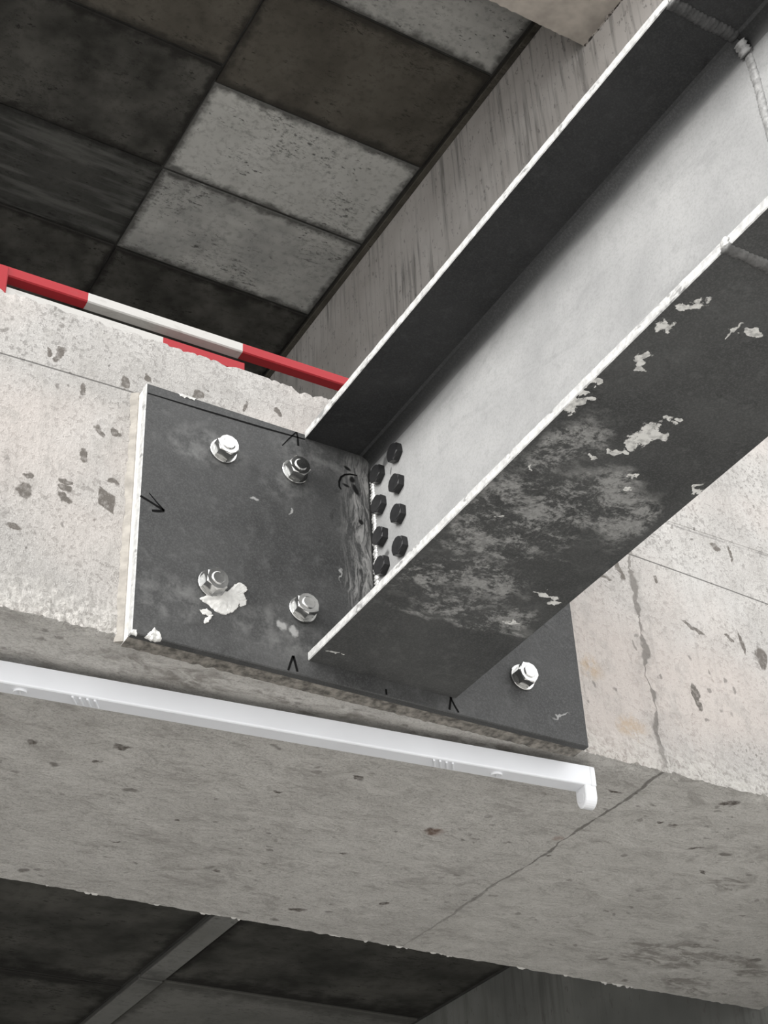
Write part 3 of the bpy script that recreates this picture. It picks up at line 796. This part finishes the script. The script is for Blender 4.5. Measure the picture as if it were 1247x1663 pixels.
for x0, x1 in ((-.0105, .0), (-LL, -LL + .0105)):
    bm_obj('end_cap', box_bm(x0, x1, -.0007, LW + .0007, -LH - .0007, .0003, .0022, 2), M_holder, lamp)
def holder(xc, face):
    V, Fs = [], []
    prof = [(.001, -LH + .002), (.001, -LH - .017)]
    for i in range(1, 12):
        a = math.pi * i / 12; prof.append((LW / 2 - (LW / 2 - .001) * math.cos(a), -LH - .017 - .0165 * math.sin(a)))
    prof += [(LW - .001, -LH - .017), (LW - .001, -LH + .002)]
    n = len(prof)
    for x, sc in ((xc - .0120, .92), (xc - .0105, 1.0), (xc + .0075, 1.0), (xc + .0090, .92)):
        V += [(x, LW / 2 + (y - LW / 2) * sc, -LH + (z + LH) * (sc if z < -LH else 1)) for y, z in prof]
    for j in range(3):
        for i in range(n): Fs.append((j * n + i, j * n + (i + 1) % n, (j + 1) * n + (i + 1) % n, (j + 1) * n + i))
    Fs += [tuple(range(n)), tuple(3 * n + i for i in range(n))]
    h = mesh_obj('lamp_holder', V, Fs, M_holder, lamp)
    # round contact rotor on the inner side
    Vr, Fr = lathe_y([(.0082, 0), (.0082, -.0012), (.0072, -.0018)], 24)
    o = mesh_obj('contact_rotor', [(xc + face * ((.0119 if face < 0 else .0089) - v[1] * .4), LW / 2 + v[0], -LH - .0165 + v[2]) for v in Vr], Fr, M_holder, h)
holder(-.0095, -1); holder(-LL + .0095, 1)
for gx in (-.260, -LL + .260):
    for i in range(4):
        bm = box_bm(-.0017, .0017, -.0095, .0095, -.0026, .0006, .0006)
        for v in bm.verts:
            v.co.x += v.co.y * .55; v.co.x += gx + (i - 1.5) * .0105; v.co.y += LW * .45; v.co.z += -LH
        bm_obj('vent_slot', bm, M_white, lamp)
for gx in (-.169, -LL + .169):
    bm_obj('mounting_spacer', box_bm(gx - .02, gx + .02, LW * .82, LW * .97, -.002, LDROP + .0005, .001), M_white, lamp)
    # tube clip: little hooped spring with a tongue
    V, Fs = [], []
    n = 14
    for i in range(n + 1):
        a = math.pi * (1.05 * i / n); cx, cy = gx + .0085 * math.cos(a), LW * .52 - .0085 * math.sin(a) * .8
        for dx, dz in ((-.0012, .0005), (.0012, .0005), (.0012, -.0035), (-.0012, -.0035)):
            V.append((cx + dx * math.cos(a), cy - dx * math.sin(a), -LH + dz))
    for i in range(n):
        for q in range(4):
            a, b = i * 4 + q, i * 4 + (q + 1) % 4; Fs.append((a, b, b + 4, a + 4))
    Fs += [(0, 1, 2, 3), (n * 4, n * 4 + 1, n * 4 + 2, n * 4 + 3)]
    c = mesh_obj('tube_clip', V, Fs, M_holder, lamp)
    bm = box_bm(gx - .0013, gx + .0013, LW * .28, LW * .74, -LH - .0030, -LH + .0004, .0005)
    for v in bm.verts: v.co.x += (v.co.y - LW * .5) * .35
    bm_obj('tongue', bm, M_holder, c)

# ------------------------------------------------------------------ red and white barrier on the floor above
def paint(name, col, dk):
    k = NT(name)
    c = k.mix(k.ramp(k.noise(60, 5, .7, sc=(.5, 1, 1)), .56, .72, 0, .55), col, dk)
    return k.out(c, .55, k.noise(120, 3), .15, .001, 0, .4)
M_red = paint('worn_red_paint', (.29, .006, .012), (.24, .022, .026))
M_wht = paint('worn_white_paint', (.43, .42, .40), (.28, .265, .245))
rail = empty('safety_barrier', (.05, .055, TOPZ))
tag(rail, 'low red and white painted barrier standing on the concrete floor edge', 'barrier')
def bar(name, x0, x1, zf, h, y0, y1, cuts, first, tilt=0.0):
    """square tube along x painted in alternating bands"""
    xs = [x0] + cuts + [x1]; V, Fs, fm = [], [], []
    b = .0020
    for x in xs:
        z1 = zf(x); z0 = z1 - h
        V += [(x, y, z) for y, z in ((y0 + b, z0), (y0, z0 + b), (y0, z1 - b), (y0 + b, z1), (y1 - b, z1), (y1, z1 - b), (y1, z0 + b), (y1 - b, z0))]
    for i in range(len(xs) - 1):
        for q in range(8):
            Fs.append((i * 8 + q, i * 8 + (q + 1) % 8, i * 8 + 8 + (q + 1) % 8, i * 8 + 8 + q)); fm.append((i + first) % 2)
    Fs += [tuple(range(8)), tuple((len(xs) - 1) * 8 + q for q in range(8))]; fm += [first, (len(xs) - 2 + first) % 2]
    return mesh_obj(name, V, Fs, [M_red, M_wht], rail, fm=fm)
bar('rail', -.62, .60, lambda x: .6565 + .020 * (x + .078),   .0205, .050, .0710, [-.35, -.078, .194], 1)
bar('rail', -.62, .1976, lambda x: .6155 + .020 * x, .022, .050, .0700, [-.21, .0525], 0)
for x0, nm in ((-.249, 'post'), (.53, 'post')):
    bm_obj(nm, box_bm(x0, x0 + .040, .0465, .0690, TOPZ, TOPZ + .086, .002), M_red, rail)
bm_obj('foot', box_bm(.09, .13, .051, .064, TOPZ, .593, .002), M_red, rail)
